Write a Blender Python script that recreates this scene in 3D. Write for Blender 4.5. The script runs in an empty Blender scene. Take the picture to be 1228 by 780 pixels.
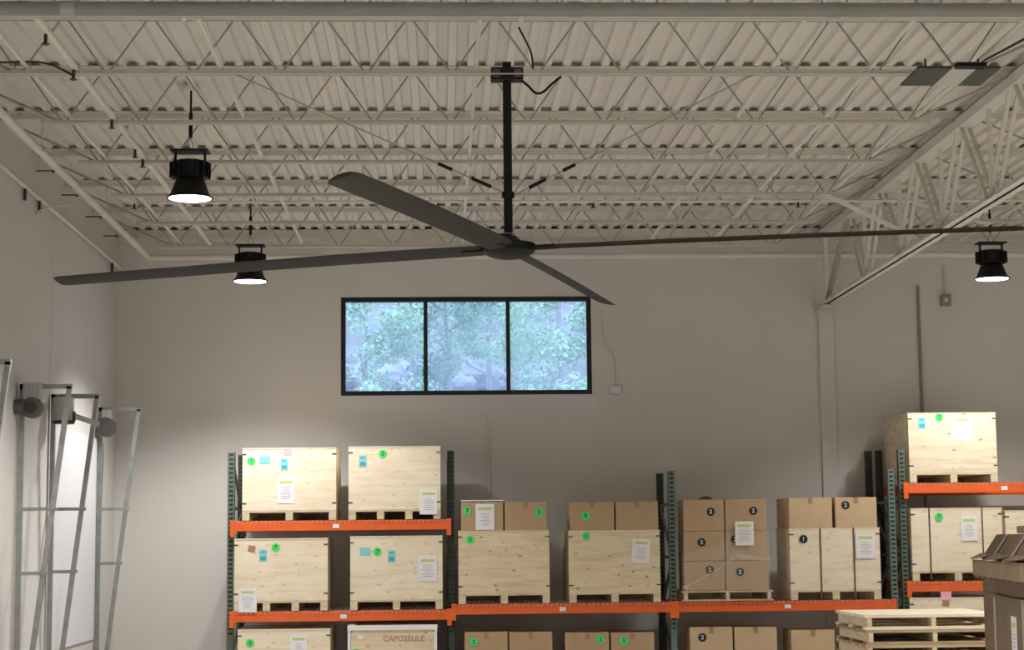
import bpy, bmesh, math, random
from mathutils import Vector, Matrix, Euler

random.seed(7)
rnd = random.Random(11)
S = bpy.context.scene
COL = S.collection

# ------------------------------------------------------------------ camera
H = 2.3                                    # the lens stands this high above the floor
FPX, YAW, PITCH, ROLL = 2182.5, .04084, .11823, -.01004
FW = Vector((math.sin(YAW)*math.cos(PITCH), math.cos(YAW)*math.cos(PITCH), math.sin(PITCH)))
RT0 = Vector((math.cos(YAW), -math.sin(YAW), 0)); UP0 = RT0.cross(FW)
RT = RT0*math.cos(ROLL) + UP0*math.sin(ROLL); UP = -RT0*math.sin(ROLL) + UP0*math.cos(ROLL)
cam_d = bpy.data.cameras.new('camera'); cam = bpy.data.objects.new('camera', cam_d); COL.objects.link(cam)
cam.matrix_world = Matrix(((RT.x, UP.x, -FW.x, 0), (RT.y, UP.y, -FW.y, 0), (RT.z, UP.z, -FW.z, H), (0, 0, 0, 1)))
cam_d.sensor_fit = 'HORIZONTAL'; cam_d.sensor_width = 36; cam_d.lens = 36*FPX/1228
cam_d.clip_start = .05; cam_d.clip_end = 400
S.camera = cam

def at(x, y, Y=None, X=None, Z=None):
    """world point seen at pixel x, y on a plane Y=, X= or Z= (Z above the floor)"""
    d = FW + RT*((x-614)/FPX) + UP*((390-y)/FPX)
    t = Y/d.y if Y is not None else X/d.x if X is not None else (Z-H)/d.z
    return Vector((d.x*t, d.y*t, d.z*t+H))

# ------------------------------------------------------------------ world, daylight, exposure
W = bpy.data.worlds.new('world'); S.world = W; W.use_nodes = True
bg = W.node_tree.nodes['Background']; bg.inputs[0].default_value = (.42, .62, 1.0, 1); bg.inputs[1].default_value = 4.0
S.view_settings.view_transform = 'Standard'; S.view_settings.look = 'None'
S.view_settings.gamma = 1; S.view_settings.exposure = 0.36; S.view_settings.use_curve_mapping = False
LAMP_POWER = 790.0
LAMP_COL = (1.0, .98, .945)

# ------------------------------------------------------------------ materials
def mat(name, col, rough=.6, metal=0, var=.0, scale=6, bump=0, bscale=60, stretch=(1, 1, 1), col2=None, spec=.4):
    m = bpy.data.materials.new(name); m.use_nodes = True; nt = m.node_tree; b = nt.nodes['Principled BSDF']
    b.inputs['Base Color'].default_value = (*col, 1); b.inputs['Roughness'].default_value = rough
    b.inputs['Metallic'].default_value = metal; b.inputs['Specular IOR Level'].default_value = spec
    if var or bump or col2:
        tc = nt.nodes.new('ShaderNodeTexCoord'); mp = nt.nodes.new('ShaderNodeMapping'); mp.inputs['Scale'].default_value = stretch
        nt.links.new(tc.outputs['Object'], mp.inputs[0])
    if var or col2:
        n = nt.nodes.new('ShaderNodeTexNoise'); n.inputs['Scale'].default_value = scale; n.inputs['Detail'].default_value = 5
        nt.links.new(mp.outputs[0], n.inputs['Vector'])
        r = nt.nodes.new('ShaderNodeValToRGB'); r.color_ramp.elements[0].position = .3; r.color_ramp.elements[1].position = .7
        a = col2 if col2 else tuple(c*(1-var) for c in col)
        r.color_ramp.elements[0].color = (*a, 1)
        r.color_ramp.elements[1].color = (*tuple(min(1, c*(1+var*.5)) for c in col), 1)
        nt.links.new(n.outputs[0], r.inputs[0]); nt.links.new(r.outputs[0], b.inputs['Base Color'])
    if bump:
        n2 = nt.nodes.new('ShaderNodeTexNoise'); n2.inputs['Scale'].default_value = bscale; n2.inputs['Detail'].default_value = 3
        nt.links.new(mp.outputs[0], n2.inputs['Vector'])
        bp = nt.nodes.new('ShaderNodeBump'); bp.inputs['Strength'].default_value = bump; bp.inputs['Distance'].default_value = .01
        nt.links.new(n2.outputs[0], bp.inputs['Height']); nt.links.new(bp.outputs[0], b.inputs['Normal'])
    return m

def wood_mat(name, base, dark, knots=.5, seed=0.0):
    m = bpy.data.materials.new(name); m.use_nodes = True; nt = m.node_tree; b = nt.nodes['Principled BSDF']
    b.inputs['Roughness'].default_value = .6; b.inputs['Specular IOR Level'].default_value = .25
    N, L = nt.nodes.new, nt.links.new
    tc = N('ShaderNodeTexCoord'); inf = N('ShaderNodeObjectInfo')
    add = N('ShaderNodeVectorMath'); add.operation = 'ADD'
    sc = N('ShaderNodeVectorMath'); sc.operation = 'SCALE'; sc.inputs[0].default_value = (7, 3, 5)
    L(inf.outputs['Random'], sc.inputs['Scale']); L(tc.outputs['Object'], add.inputs[0]); L(sc.outputs[0], add.inputs[1])
    mp = N('ShaderNodeMapping'); mp.inputs['Scale'].default_value = (1.2, 1.2, 9); L(add.outputs[0], mp.inputs[0])
    n = N('ShaderNodeTexNoise'); n.inputs['Scale'].default_value = 2.2; n.inputs['Detail'].default_value = 6; n.inputs['Distortion'].default_value = .6
    L(mp.outputs[0], n.inputs['Vector'])
    r = N('ShaderNodeValToRGB'); r.color_ramp.elements[0].position = .28; r.color_ramp.elements[1].position = .6
    r.color_ramp.elements[0].color = (*dark, 1); r.color_ramp.elements[1].color = (*base, 1); L(n.outputs[0], r.inputs[0])
    mp2 = N('ShaderNodeMapping'); mp2.inputs['Scale'].default_value = (4.5, 4.5, 9); L(add.outputs[0], mp2.inputs[0])
    v = N('ShaderNodeTexVoronoi'); v.inputs['Scale'].default_value = 1.5; L(mp2.outputs[0], v.inputs['Vector'])
    kr = N('ShaderNodeValToRGB'); kr.color_ramp.elements[0].position = .07; kr.color_ramp.elements[1].position = .19
    kr.color_ramp.elements[0].color = (knots,)*3+(1,); kr.color_ramp.elements[1].color = (0, 0, 0, 1); L(v.outputs['Distance'], kr.inputs[0])
    mx = N('ShaderNodeMix'); mx.data_type = 'RGBA'; L(kr.outputs[0], mx.inputs[0]); L(r.outputs[0], mx.inputs[6])
    mx.inputs[7].default_value = (dark[0]*.35, dark[1]*.25, dark[2]*.18, 1); L(mx.outputs[2], b.inputs['Base Color'])
    bp = N('ShaderNodeBump'); bp.inputs['Strength'].default_value = .12; bp.inputs['Distance'].default_value = .004
    L(n.outputs[0], bp.inputs['Height']); L(bp.outputs[0], b.inputs['Normal'])
    return m

def emit(name, col, st):
    m = bpy.data.materials.new(name); m.use_nodes = True; nt = m.node_tree
    for n in list(nt.nodes):
        if n.type != 'OUTPUT_MATERIAL': nt.nodes.remove(n)
    e = nt.nodes.new('ShaderNodeEmission'); e.inputs[0].default_value = (*col, 1); e.inputs[1].default_value = st
    nt.links.new(e.outputs[0], [n for n in nt.nodes if n.type == 'OUTPUT_MATERIAL'][0].inputs[0]); return m

def clear_mat(name, t, col, rough, haze=0):
    m = bpy.data.materials.new(name); m.use_nodes = True; nt = m.node_tree; b = nt.nodes['Principled BSDF']
    b.inputs['Base Color'].default_value = (*col, 1); b.inputs['Roughness'].default_value = rough
    tr = nt.nodes.new('ShaderNodeBsdfTransparent'); mx = nt.nodes.new('ShaderNodeMixShader'); mx.inputs[0].default_value = t
    o = [n for n in nt.nodes if n.type == 'OUTPUT_MATERIAL'][0]
    nt.links.new(tr.outputs[0], mx.inputs[1]); nt.links.new(b.outputs[0], mx.inputs[2]); nt.links.new(mx.outputs[0], o.inputs[0])
    if haze:                               # veil of haze mixed in to wash out the view through the pane
        tl = nt.nodes.new('ShaderNodeBsdfTranslucent'); tl.inputs[0].default_value = (.9, .92, 1, 1); m2 = nt.nodes.new('ShaderNodeMixShader'); m2.inputs[0].default_value = haze
        nt.links.new(tr.outputs[0], m2.inputs[1]); nt.links.new(tl.outputs[0], m2.inputs[2]); nt.links.new(m2.outputs[0], mx.inputs[1])
    return m

M = dict(
    wall=mat('wall_paint', (.63, .60, .565), .75, var=.05, scale=.6, bump=.12, bscale=90),
    wall2=mat('touched_up_paint', (.63, .61, .62), .7, var=.03, scale=2),
    floor=mat('concrete', (.55, .53, .50), .5, var=.15, scale=.8),
    steel=mat('ceiling_paint', (.66, .625, .56), .6, var=.05, scale=3),
    deck=mat('deck_paint', (.69, .65, .585), .65, var=.06, scale=1.2, stretch=(1, .2, 1)),
    chord=mat('chord_paint', (.60, .56, .49), .6, var=.08, scale=3),
    rod=mat('rod_paint', (.34, .315, .27), .6, var=.1, scale=4),
    pipe=mat('grey_pipe', (.22, .215, .20), .5, var=.15, scale=3),
    pale=mat('pale_pipe', (.66, .63, .56), .5, var=.05, scale=3),
    dark=mat('dark_metal', (.03, .028, .024), .5),
    black=mat('black_metal', (.005, .005, .005), .55, spec=.25),
    blade=mat('blade_metal', (.026, .023, .019), .6, var=.08, scale=3, spec=.25),
    frame=mat('window_black', (.008, .009, .014), .5),
    orange=mat('orange_paint', (.80, .13, .025), .45, var=.08, scale=9),
    green=mat('green_paint', (.12, .155, .115), .55, var=.25, scale=12), green_shaded=mat('shaded_green_paint', (.035, .05, .038), .6, var=.25, scale=12),  # second green: the same paint with the rack's shade put into its colour
    teal=mat('teal_paint', (.13, .20, .17), .55, var=.2, scale=12),
    hole=mat('slot_dark', (.012, .016, .013), .8),
    wire=mat('deck_wire', (.50, .40, .36), .45, metal=.4),
    ply=wood_mat('plywood', (.84, .74, .57), (.74, .62, .45), .35),
    ply2=wood_mat('knotty_plywood', (.76, .64, .45), (.63, .50, .32), .8),
    pallet=wood_mat('pallet_wood', (.60, .45, .27), (.42, .29, .15), .4),
    pallet2=wood_mat('worn_pallet_wood', (.46, .34, .22), (.30, .21, .12), .3),
    skid=wood_mat('skid_wood', (.72, .60, .42), (.58, .45, .28), .3), ply3=wood_mat('spotted_plywood', (.78, .68, .51), (.64, .52, .35), .75),
    card=mat('cardboard', (.47, .325, .195), .8, var=.08, scale=4, stretch=(1, 1, .3)),
    card2=mat('light_cardboard', (.58, .42, .26), .8, var=.08, scale=4),
    card3=mat('brown_cardboard', (.20, .135, .085), .8, var=.12, scale=4),
    card4=mat('grey_brown_cardboard', (.33, .25, .16), .8, var=.1, scale=6),
    tape=mat('packing_tape', (.34, .22, .12), .35),
    silver=mat('silver_tape', (.36, .35, .34), .35),
    strap=mat('dark_strap', (.10, .085, .07), .5),
    paper=mat('paper', (.80, .78, .80), .6),
    lime=mat('lime_ink', (.50, .62, .16), .6),
    ink=mat('grey_ink', (.42, .41, .46), .6),
    gstick=mat('green_sticker', (.07, .72, .16), .5),
    bstick=mat('black_sticker', (.015, .015, .02), .5),
    gink=mat('green_ink', (.01, .12, .03), .5),
    wink=mat('white_ink', (.75, .75, .75), .5),
    blue=mat('teal_sticker', (.22, .62, .66), .5),
    bluei=mat('teal_ink', (.08, .34, .40), .5),
    pink=mat('pink_sticker', (.88, .40, .52), .5),
    rust=mat('rust_mark', (.42, .22, .13), .7),
    stencil=mat('stencil_ink', (.45, .27, .20), .7),
    galv=mat('galvanised', (.30, .315, .31), .45, metal=.5, var=.2, scale=10),
    motor=mat('motor_grey', (.075, .07, .065), .5, var=.1, scale=8),
    canm=mat('can_grey', (.40, .405, .40), .5, var=.1, scale=8),
    sheet=mat('white_sheet', (.80, .80, .81), .5),
    panel=mat('panel_white', (.70, .70, .73), .5),
    fixg=mat('fixture_green', (.035, .045, .03), .5),
    fixw=mat('fixture_white', (.46, .45, .41), .5),
    box=mat('grey_box', (.26, .23, .21), .6),
    bark=mat('bark', (.30, .27, .26), .8, var=.2, scale=8),
    leaf=mat('leaf', (.20, .34, .20), .6, var=.4, scale=1.5),
    leaf2=mat('light_leaf', (.34, .50, .28), .6, var=.3, scale=1.5),
    hill=mat('hillside', (.24, .22, .20), .9, var=.5, scale=1.2, bump=.6, bscale=5),
    rock=mat('rock', (.42, .40, .42), .8, var=.25, scale=3),
    lens=emit('lamp_lens', (.88, .93, 1.0), 6.0),
    glass=clear_mat('pane_glass', .06, (.55, .62, .72), .05, .10),
    film=clear_mat('stretch_film', .10, (.85, .82, .80), .22),
    film2=clear_mat('stretch_film_fold', .18, (.80, .77, .74), .25),
)

# ------------------------------------------------------------------ mesh helpers
class MB:
    def __init__(s): s.v = []; s.f = []
    def raw(s, vs, fs):
        o = len(s.v); s.v += [tuple(v) for v in vs]; s.f += [tuple(i+o for i in f) for f in fs]; return s
    def box(s, x0, x1, y0, y1, z0, z1):
        vs = [(x, y, z) for x in (x0, x1) for y in (y0, y1) for z in (z0, z1)]
        return s.raw(vs, [(0, 1, 3, 2), (4, 6, 7, 5), (0, 4, 5, 1), (2, 3, 7, 6), (0, 2, 6, 4), (1, 5, 7, 3)])
    def bar(s, p, q, w, h=None, up=(0, 0, 1)):
        p, q = Vector(p), Vector(q); h = h or w; d = (q-p).normalized(); u = Vector(up)
        if abs(d.dot(u)) > .95: u = Vector((0, 1, 0))
        a = d.cross(u).normalized(); b = a.cross(d).normalized()
        vs = [e + a*(w/2*i) + b*(h/2*j) for e in (p, q) for i in (-1, 1) for j in (-1, 1)]
        return s.raw(vs, [(0, 1, 3, 2), (4, 6, 7, 5), (0, 4, 5, 1), (2, 3, 7, 6), (0, 2, 6, 4), (1, 5, 7, 3)])
    def tube(s, p, q, r, n=8, r2=None, cap=True):
        p, q = Vector(p), Vector(q); r2 = r if r2 is None else r2; d = (q-p).normalized()
        u = Vector((0, 0, 1)) if abs(d.z) < .9 else Vector((1, 0, 0))
        a = d.cross(u).normalized(); b = d.cross(a).normalized(); vs = []
        for e, rr in ((p, r), (q, r2)):
            vs += [e + (a*math.cos(2*math.pi*i/n) + b*math.sin(2*math.pi*i/n))*rr for i in range(n)]
        fs = [(i, (i+1) % n, n+(i+1) % n, n+i) for i in range(n)]
        if cap: fs += [tuple(range(n))[::-1], tuple(range(n, 2*n))]
        return s.raw(vs, fs)
    def path(s, pts, r, n=6):
        for a, b in zip(pts, pts[1:]): s.tube(a, b, r, n)
        return s
    def lathe(s, prof, n=28, c=(0, 0, 0)):
        vs = []; k = len(prof)
        for i in range(n):
            t = 2*math.pi*i/n
            vs += [(c[0]+r*math.cos(t), c[1]+r*math.sin(t), c[2]+z) for r, z in prof]
        return s.raw(vs, [(i*k+j, ((i+1) % n)*k+j, ((i+1) % n)*k+j+1, i*k+j+1) for i in range(n) for j in range(k-1)])
    def mesh(s, name, m, smooth=False, angle=None):
        me = bpy.data.meshes.new(name); me.from_pydata(s.v, [], s.f)
        bm = bmesh.new(); bm.from_mesh(me); bmesh.ops.recalc_face_normals(bm, faces=bm.faces); bm.to_mesh(me); bm.free()
        me.materials.append(m)
        if smooth:
            me.polygons.foreach_set('use_smooth', [True]*len(me.polygons)); me.set_sharp_from_angle(angle=math.radians(angle or 40))
        return me
    def build(s, name, m, parent=None, smooth=False, loc=None, bevel=0):
        return put(name, s.mesh(name, m, smooth), parent, loc, bevel=bevel)

def put(name, me, parent=None, loc=None, rot=None, bevel=0):
    o = bpy.data.objects.new(name, me); COL.objects.link(o); o.parent = parent
    if loc is not None: o.location = loc
    if rot is not None: o.rotation_euler = rot
    if bevel:
        b = o.modifiers.new('bevel', 'BEVEL'); b.width = bevel; b.segments = 2; b.limit_method = 'ANGLE'
    return o

def tag(o, label=None, cat=None, group=None, kind=None):
    if label: o['label'] = label
    if cat: o['category'] = cat
    if group: o['group'] = group
    if kind: o['kind'] = kind
    return o

def thing(name, label, cat, loc=(0, 0, 0), rz=0, group=None):
    o = bpy.data.objects.new(name, None); COL.objects.link(o); o.location = loc; o.rotation_euler = (0, 0, rz)
    o.empty_display_size = .1
    return tag(o, label, cat, group)

def struct(o): o['kind'] = 'structure'; return o

_txt = {}
def text_mesh(s, size, m, align='CENTER'):
    k = (s, size, m.name)
    if k not in _txt:
        c = bpy.data.curves.new('text', 'FONT'); c.body = s; c.size = size; c.align_x = align; c.align_y = 'CENTER'; c.extrude = .0006; c.offset = size*.02
        t = bpy.data.objects.new('text', c); COL.objects.link(t); bpy.context.view_layer.update()
        me = bpy.data.meshes.new_from_object(t.evaluated_get(bpy.context.evaluated_depsgraph_get()))
        bpy.data.objects.remove(t); me.materials.clear(); me.materials.append(m)
        _txt[k] = me
    return _txt[k]
STAND = (math.pi/2, 0, 0)

# ------------------------------------------------------------------ key levels (all above the floor)
XL, XR, YB, YF = -3.87, 20.0, 22.0, -3.0
ZD = 3.753+H                               # underside of the roof deck
ZB = 3.30+H                                # underside of joist bottom chords
JY = [11.25, 12.663, 14.187, 15.711, 17.235, 18.759, 20.283]
GX = 4.68

# ------------------------------------------------------------------ room shell
struct(MB().box(XL-.2, XR+.2, YF-.2, YB+.2, -.15, 0).build('floor', M['floor']))
wl = struct(MB().box(XL-.2, XL, YF, YB, 0, ZD+.3).build('wall_left', M['wall']))
struct(MB().box(XR, XR+.2, YF, YB, 0, ZD+.3).build('wall_right', M['wall']))
struct(MB().box(XL-.2, XR+.2, YF-.2, YF, 0, ZD+.3).build('wall_front', M['wall']))
# back wall around the window opening
wa, wb = at(409, 357, Y=22), at(710, 473, Y=22)
WX0, WX1, WZ0, WZ1 = wa.x, wb.x, wb.z, wa.z
mb = MB(); y0, y1, zt = YB, YB+.22, ZD+.3
for x0, x1, z0, z1 in ((XL-.2, WX0, 0, zt), (WX1, XR+.2, 0, zt), (WX0, WX1, 0, WZ0), (WX0, WX1, WZ1, zt)):
    mb.box(x0, x1, y0, y1, z0, z1)
wbk = struct(mb.build('wall_back', M['wall']))
# shallow joints between the tilt-up panels
for x in (at(583, 497, Y=22).x, 4.63, 9.5):
    o = MB().box(x-.006, x+.006, YB-.003, YB+.001, 0, ZB-.1 if x > 4 else WZ0-.25).build('panel_joint', M['chord'], wbk)
for y in (at(61, 420, X=XL).y, at(30, 420, X=XL).y-4):
    MB().box(XL-.001, XL+.003, y-.006, y+.006, 0, ZB).build('panel_joint', M['chord'], wl)
MB().box(WX0-.02, WX1+.05, YB-.006, YB, WZ0-.17, WZ0).build('apron', M['wall2'], wbk)
MB().box(4.655, 4.84, YB-.03, YB, 0, 2.78+H).build('pilaster', M['wall'], wbk, bevel=.006)

# window
win = thing('window_1', None, None, ((WX0+WX1)/2, YB+.04, WZ0)); win['kind'] = 'structure'
ww, wh = WX1-WX0, WZ1-WZ0; t = .055
mb = MB()
for a in ((-ww/2, ww/2, 0, t), (-ww/2, ww/2, wh-t, wh), (-ww/2, -ww/2+t, t, wh-t), (ww/2-t, ww/2, t, wh-t)):
    mb.box(a[0], a[1], -.045, .04, a[2], a[3])
mb.build('window_frame', M['frame'], win)
for k in (1, 2):
    x = -ww/2 + ww*k/3 + (.01 if k == 1 else -.0)
    MB().box(x-.024, x+.024, -.04, .035, t, wh-t).build('mullion', M['frame'], win)
for k in range(3):
    MB().box(-ww/2+ww*k/3+.03, -ww/2+ww*(k+1)/3-.03, .0, .006, t*.8, wh-t*.8).build('pane', M['glass'], win)

# roof deck: fluted sheets under a slab
ceil = struct(MB().box(XL-.2, XR+.2, YF-.2, YB+.22, ZD+.06, ZD+.3).build('ceiling', M['deck']))
P = .1524; prof = []
for i in range(6):
    b = i*P
    prof += [(b, 0), (b+.056, 0), (b+.070, .034), (b+.1384, .034)]
prof.append((6*P, 0))
vs = []; fs = []
for x, z in prof: vs += [(x, YF, z), (x, YB-.02, z)]
for i in range(len(prof)-1): fs.append((2*i, 2*i+1, 2*i+3, 2*i+2))
sheet_me = MB().raw(vs, fs).mesh('deck_sheet', M['deck'])
n = 0; x = XL
while x < XR-.5:
    put('deck_sheet', sheet_me, ceil, (x, 0, ZD)); x += 6*P
struct(MB().box(XL, XR, YB-.30, YB-.002, ZD-.10, ZD-.002).build('trim_1', M['chord']))   # ledger on the back wall

# ------------------------------------------------------------------ joists
PER = .6096; TOPZ, BOTZ = ZD-.002, ZB
dz = (TOPZ-.045)-(BOTZ+.035)
rod_a = MB().tube((0, 0, 0), (PER/2-.045, 0, dz), .0075, 6).mesh('web_rod', M['rod'], True)
rod_b = MB().tube((0, 0, dz), (PER/2-.045, 0, 0), .0075, 6).mesh('web_rod', M['rod'], True)
_cm = {}
def chord_mesh(L, bot):
    k = (round(L, 3), bot)
    if k not in _cm:
        m_ = MB()
        for s in (-1, 1):
            a, b = sorted((s*.011, s*(.036 if bot else .085))); m_.box(0, L, a, b, 0, .006) if bot else m_.box(0, L, a, b, -.006, 0)
            a, b = sorted((s*.011, s*.017)); m_.box(0, L, a, b, 0, .032) if bot else m_.box(0, L, a, b, -.045, 0)
        _cm[k] = m_.mesh('bottom_chord' if bot else 'top_chord', M['chord'])
    return _cm[k]
words = ['nearest', 'second', 'third', 'fourth', 'fifth', 'sixth', 'farthest']
def joist(y, x0, x1, ext, label, group):
    t = thing('bar_joist', label, 'roof joist', (x0, y, BOTZ), 0, group)
    put('top_chord', chord_mesh(x1-x0, False), t, (0, 0, TOPZ-BOTZ))
    put('bottom_chord', chord_mesh(x1-x0-2*ext, True), t, (ext, 0, 0))
    nn = round((x1-x0-2*ext)/PER); off = ((x1-x0)-nn*PER)/2
    for xe, xb in ((.06, off+PER/2-.05), (x1-x0-.06, x1-x0-off-PER/2+.05)):
        if xe+x0 < 8.5: MB().tube((xe, 0, TOPZ-BOTZ-.05), (xb, 0, .03), .010, 6).build('end_web', M['rod'], t)
    for i in range(nn):
        xa = off+i*PER
        if xa+x0 > 8.2: break
        put('web_rod', rod_b, t, (xa+.022, 0, .035)); put('web_rod', rod_a, t, (xa+PER/2+.022, 0, .035))
    return t
for i, y in enumerate(JY):
    joist(y, XL, GX+.02, .75, f'{words[i]} open-web steel joist from the camera, left of the big girder', 'roof joists left of the girder')
    joist(y, GX+.04, 13.4, .55, f'{words[i]} open-web steel joist from the camera, right of the big girder', 'roof joists right of the girder')

# ------------------------------------------------------------------ big girder running to the back wall
g = thing('truss_girder', 'deep off-white steel truss girder running from upper right to the back wall', 'girder', (GX, 0, 0))
y0, y1 = 6.0, 21.78; zt0, zt1 = ZD-.155, ZD-.066; zb0, zb1 = 2.80+H, 2.87+H
for z0, z1, nm in ((zt0, zt1, 'top_chord'), (zb0, zb1, 'bottom_chord')):
    mb = MB(); ya = y0; yb_ = y1 if nm == 'top_chord' else 21.62
    if nm == 'top_chord': mb.box(-.075, .075, ya, yb_, z0+.0, z1)
    for s in (-1, 1) if nm != 'top_chord' else ():
        a, b = sorted((s*.008, s*.075)); zz = (z1-.008, z1) if nm == 'top_chord' else (z0, z0+.008)
        mb.box(a, b, ya, yb_, *zz); a, b = sorted((s*.008, s*.017)); mb.box(a, b, ya, yb_, z0, z1)
    mb.build(nm, M['steel'], g)
nodes = [8.202, 9.726]+JY[1:]
nodes = [j-1.524 for j in (JY[1],)] + JY[1:]
nodes = [JY[1]-1.524*2, JY[1]-1.524] + JY[1:]
for a, b in zip(nodes, nodes[1:]):
    m_ = (a+b)/2
    for ya, yb_ in ((a+.05, m_-.05), (b-.05, m_+.05)):
        mb = MB()
        for q_ in (-.035, .035): mb.bar((q_, ya, zt0+.02), (q_, yb_, zb1-.02), .022, .034, (1, 0, 0))
        mb.build('diagonal', M['chord'], g)
    MB().bar((0, m_, zt0+.02), (0, m_, zb1), .04, .036, (1, 0, 0)).build('vertical', M['steel'], g)
MB().bar((0, 20.35, zt0+.03), (0, 21.5, zb1-.02), .03, .06, (1, 0, 0)).build('diagonal', M['rod'], g)
MB().bar((0, 21.56, zt0+.03), (0, 21.56, zb0), .05, .05, (1, 0, 0)).build('vertical', M['steel'], g)
MB().box(-.09, .11, 21.5, 21.9, ZB-.55, ZB-.52).build('bearing_plate', M['chord'], g)
# knee brace from a joist down to the girder foot
pz = 20.283
MB().bar((-.95, 17.235, ZB+.02), (-.03, 17.235, zb1+.0), .035, .035).build('knee_brace', M['steel'], g)
MB().bar((.05, 18.759, zt0), (1.15, 18.759, ZB-.02), .035, .035).build('knee_brace', M['steel'], g)

# ------------------------------------------------------------------ pipes, conduits, bridging
def pipe(name, label, cat, pts, r, m, n=10, group=None):
    o = thing(name, label, cat, pts[0], 0, group); p0 = Vector(pts[0])
    mb = MB()
    for a, b in zip(pts, pts[1:]): mb.tube(Vector(a)-p0, Vector(b)-p0, r, n)
    for q in pts[1:-1]:
        mb.lathe([(0, -r*1.15), (r*.9, -r*.9), (r*1.2, 0), (r*.9, r*.9), (0, r*1.15)], 10, Vector(q)-p0)
    mb.build('pipe_run', m, o, True)
    return o
def head(o, p, down=.05):
    p = Vector(p)-o.location
    MB().tube(p+Vector((0, 0, -.005)), p+Vector((0, 0, -down)), .012, 8).tube(p+Vector((0, 0, -down)), p+Vector((0, 0, -down-.006)), .026, 10).build('sprinkler_head', M['dark'], o)

zt = at(300, 10.5, Y=10.95).z
bp_ = pipe('duct_pipe', 'thick grey pipe crossing the very top of the picture', 'pipe', [(-4.2+.35, 10.95, zt), (13, 10.95, zt)], .044, M['pipe'], 16)
for px in (82, 690, 1000):
    x = at(px, 10, Y=10.95).x - bp_.location.x
    MB().tube((x-.045, 0, 0), (x+.045, 0, 0), .048, 16).build('coupling', M['galv'] if px < 200 else M['pipe'], bp_)
for px in (221, 625):
    x = at(px, 10, Y=10.95).x - bp_.location.x
    MB().tube((x, 0, -.06), (x, 0, ZD-zt), .008, 6).lathe([(0, -.085), (.02, -.07), (.02, -.05), (0, -.045)], 8, (x, 0, 0)).build('hanger_rod', M['pale'], bp_)

zw = 3.40+H
pe = pipe('eave_pipe', 'fat off-white pipe running along the left wall, turning across the back wall', 'pipe', [(-3.44, 4, zw), (-3.44, 21.6, zw), (13, 21.6, zw)], .036, M['pale'], 14)  # plain pipe along the eaves, use unknown
for y in (12.6, 15.7, 18.8): 
    MB().tube((0, y-4-.0, 0), (0, y-4, ZD-zw), .007, 6).build('hanger_rod', M['steel'], pe)
for x in (0, 4, 8): MB().tube((x+.6, 17.6, 0), (x+.6, 17.6, ZD-zw), .007, 6).build('hanger_rod', M['steel'], pe)
zr = 3.33+H
wr = pipe('rail_pipe', 'slim off-white pipe fixed low along the left wall top', 'pipe', [(XL+.03, 4, zr), (XL+.03, YB-.06, zr)], .024, M['pale'])
for px, py in ((30, 238), (47, 262), (135, 300)):
    q = at(px, py, X=XL+.03); q = q - wr.location
    MB().box(-.012, .012, q.y-.02, q.y+.02, -.13, -.02).build('clamp', M['dark'], wr)
# hooks on the wall between the two pipes
for i, (px, py) in enumerate(((44, 205), (74, 234), (103, 260), (124, 283))):
    q = at(px, py, X=XL)
    mb = MB().tube((0, 0, 0), (.16, 0, 0), .007, 6).tube((.16, 0, 0), (.16, 0, -.02), .012, 6)
    tag(mb.build('wall_bolt', M['dark'], None, loc=q), f'{["nearest", "second nearest", "third nearest", "farthest"][i]} dark bolt sticking out high on the left wall', 'bolt', 'bolts on the left wall')

runs = [(-2.89, .014, 'thin off-white bar leftmost of the long roof bars', 20.3), (-2.55, .026, 'thick off-white sprinkler pipe near the left wall, studded with heads', 20.28),
        (-1.53, .017, 'off-white bar passing over the two left lamps', 20.28), (.28, .015, 'off-white bar just left of the fan pole', 20.28),
        (2.40, .016, 'off-white bar midway between fan pole and girder', 20.28), (3.11, .02, 'off-white bar second nearest left of the girder', 20.28),
        (3.85, .016, 'off-white bar nearest left of the girder', 20.28), (5.95, .018, 'off-white bar right of the girder', 20.28)]
zrn = ZB+.075
for x, r, lab, ye in runs:
    o = pipe('bridging_bar' if r != .026 else 'sprinkler_pipe', lab, 'roof bar' if r != .026 else 'pipe', [(x, 3, zrn-r), (x, ye+.05, zrn-r)], r, M['pale'], 8)
    if r == .026:
        for px, py in ((55, 25), (88, 92), (134, 154), (171, 202), (161, 244)):
            y = at(px, py, X=x).y
            if y < 20.2: head(o, (x, y, zrn-2*r), .07)
# sprinkler branch across the room
q0 = at(614, 242, Y=18.3)
sb = pipe('sprinkler_pipe', 'slim sprinkler pipe crossing the whole ceiling with small dark heads', 'pipe', [(-2.9, 18.3, q0.z), (12, 18.3, q0.z)], .016, M['pale'])
for px in (161, 300, 525, 711, 957): head(sb, (at(px, 242, Y=18.3).x, 18.3, q0.z-.01), .05)
# second thin conduit on joist three
q1 = at(614, 121/3.84+0, Y=12.2)
tag(MB().tube((-3.8, 12.25, ZB+.28), (4.5, 12.25, ZB+.28), .009, 6).build('thin_conduit', M['rod']), 'thin conduit high across the ceiling just below the thick grey pipe', 'conduit')

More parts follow.
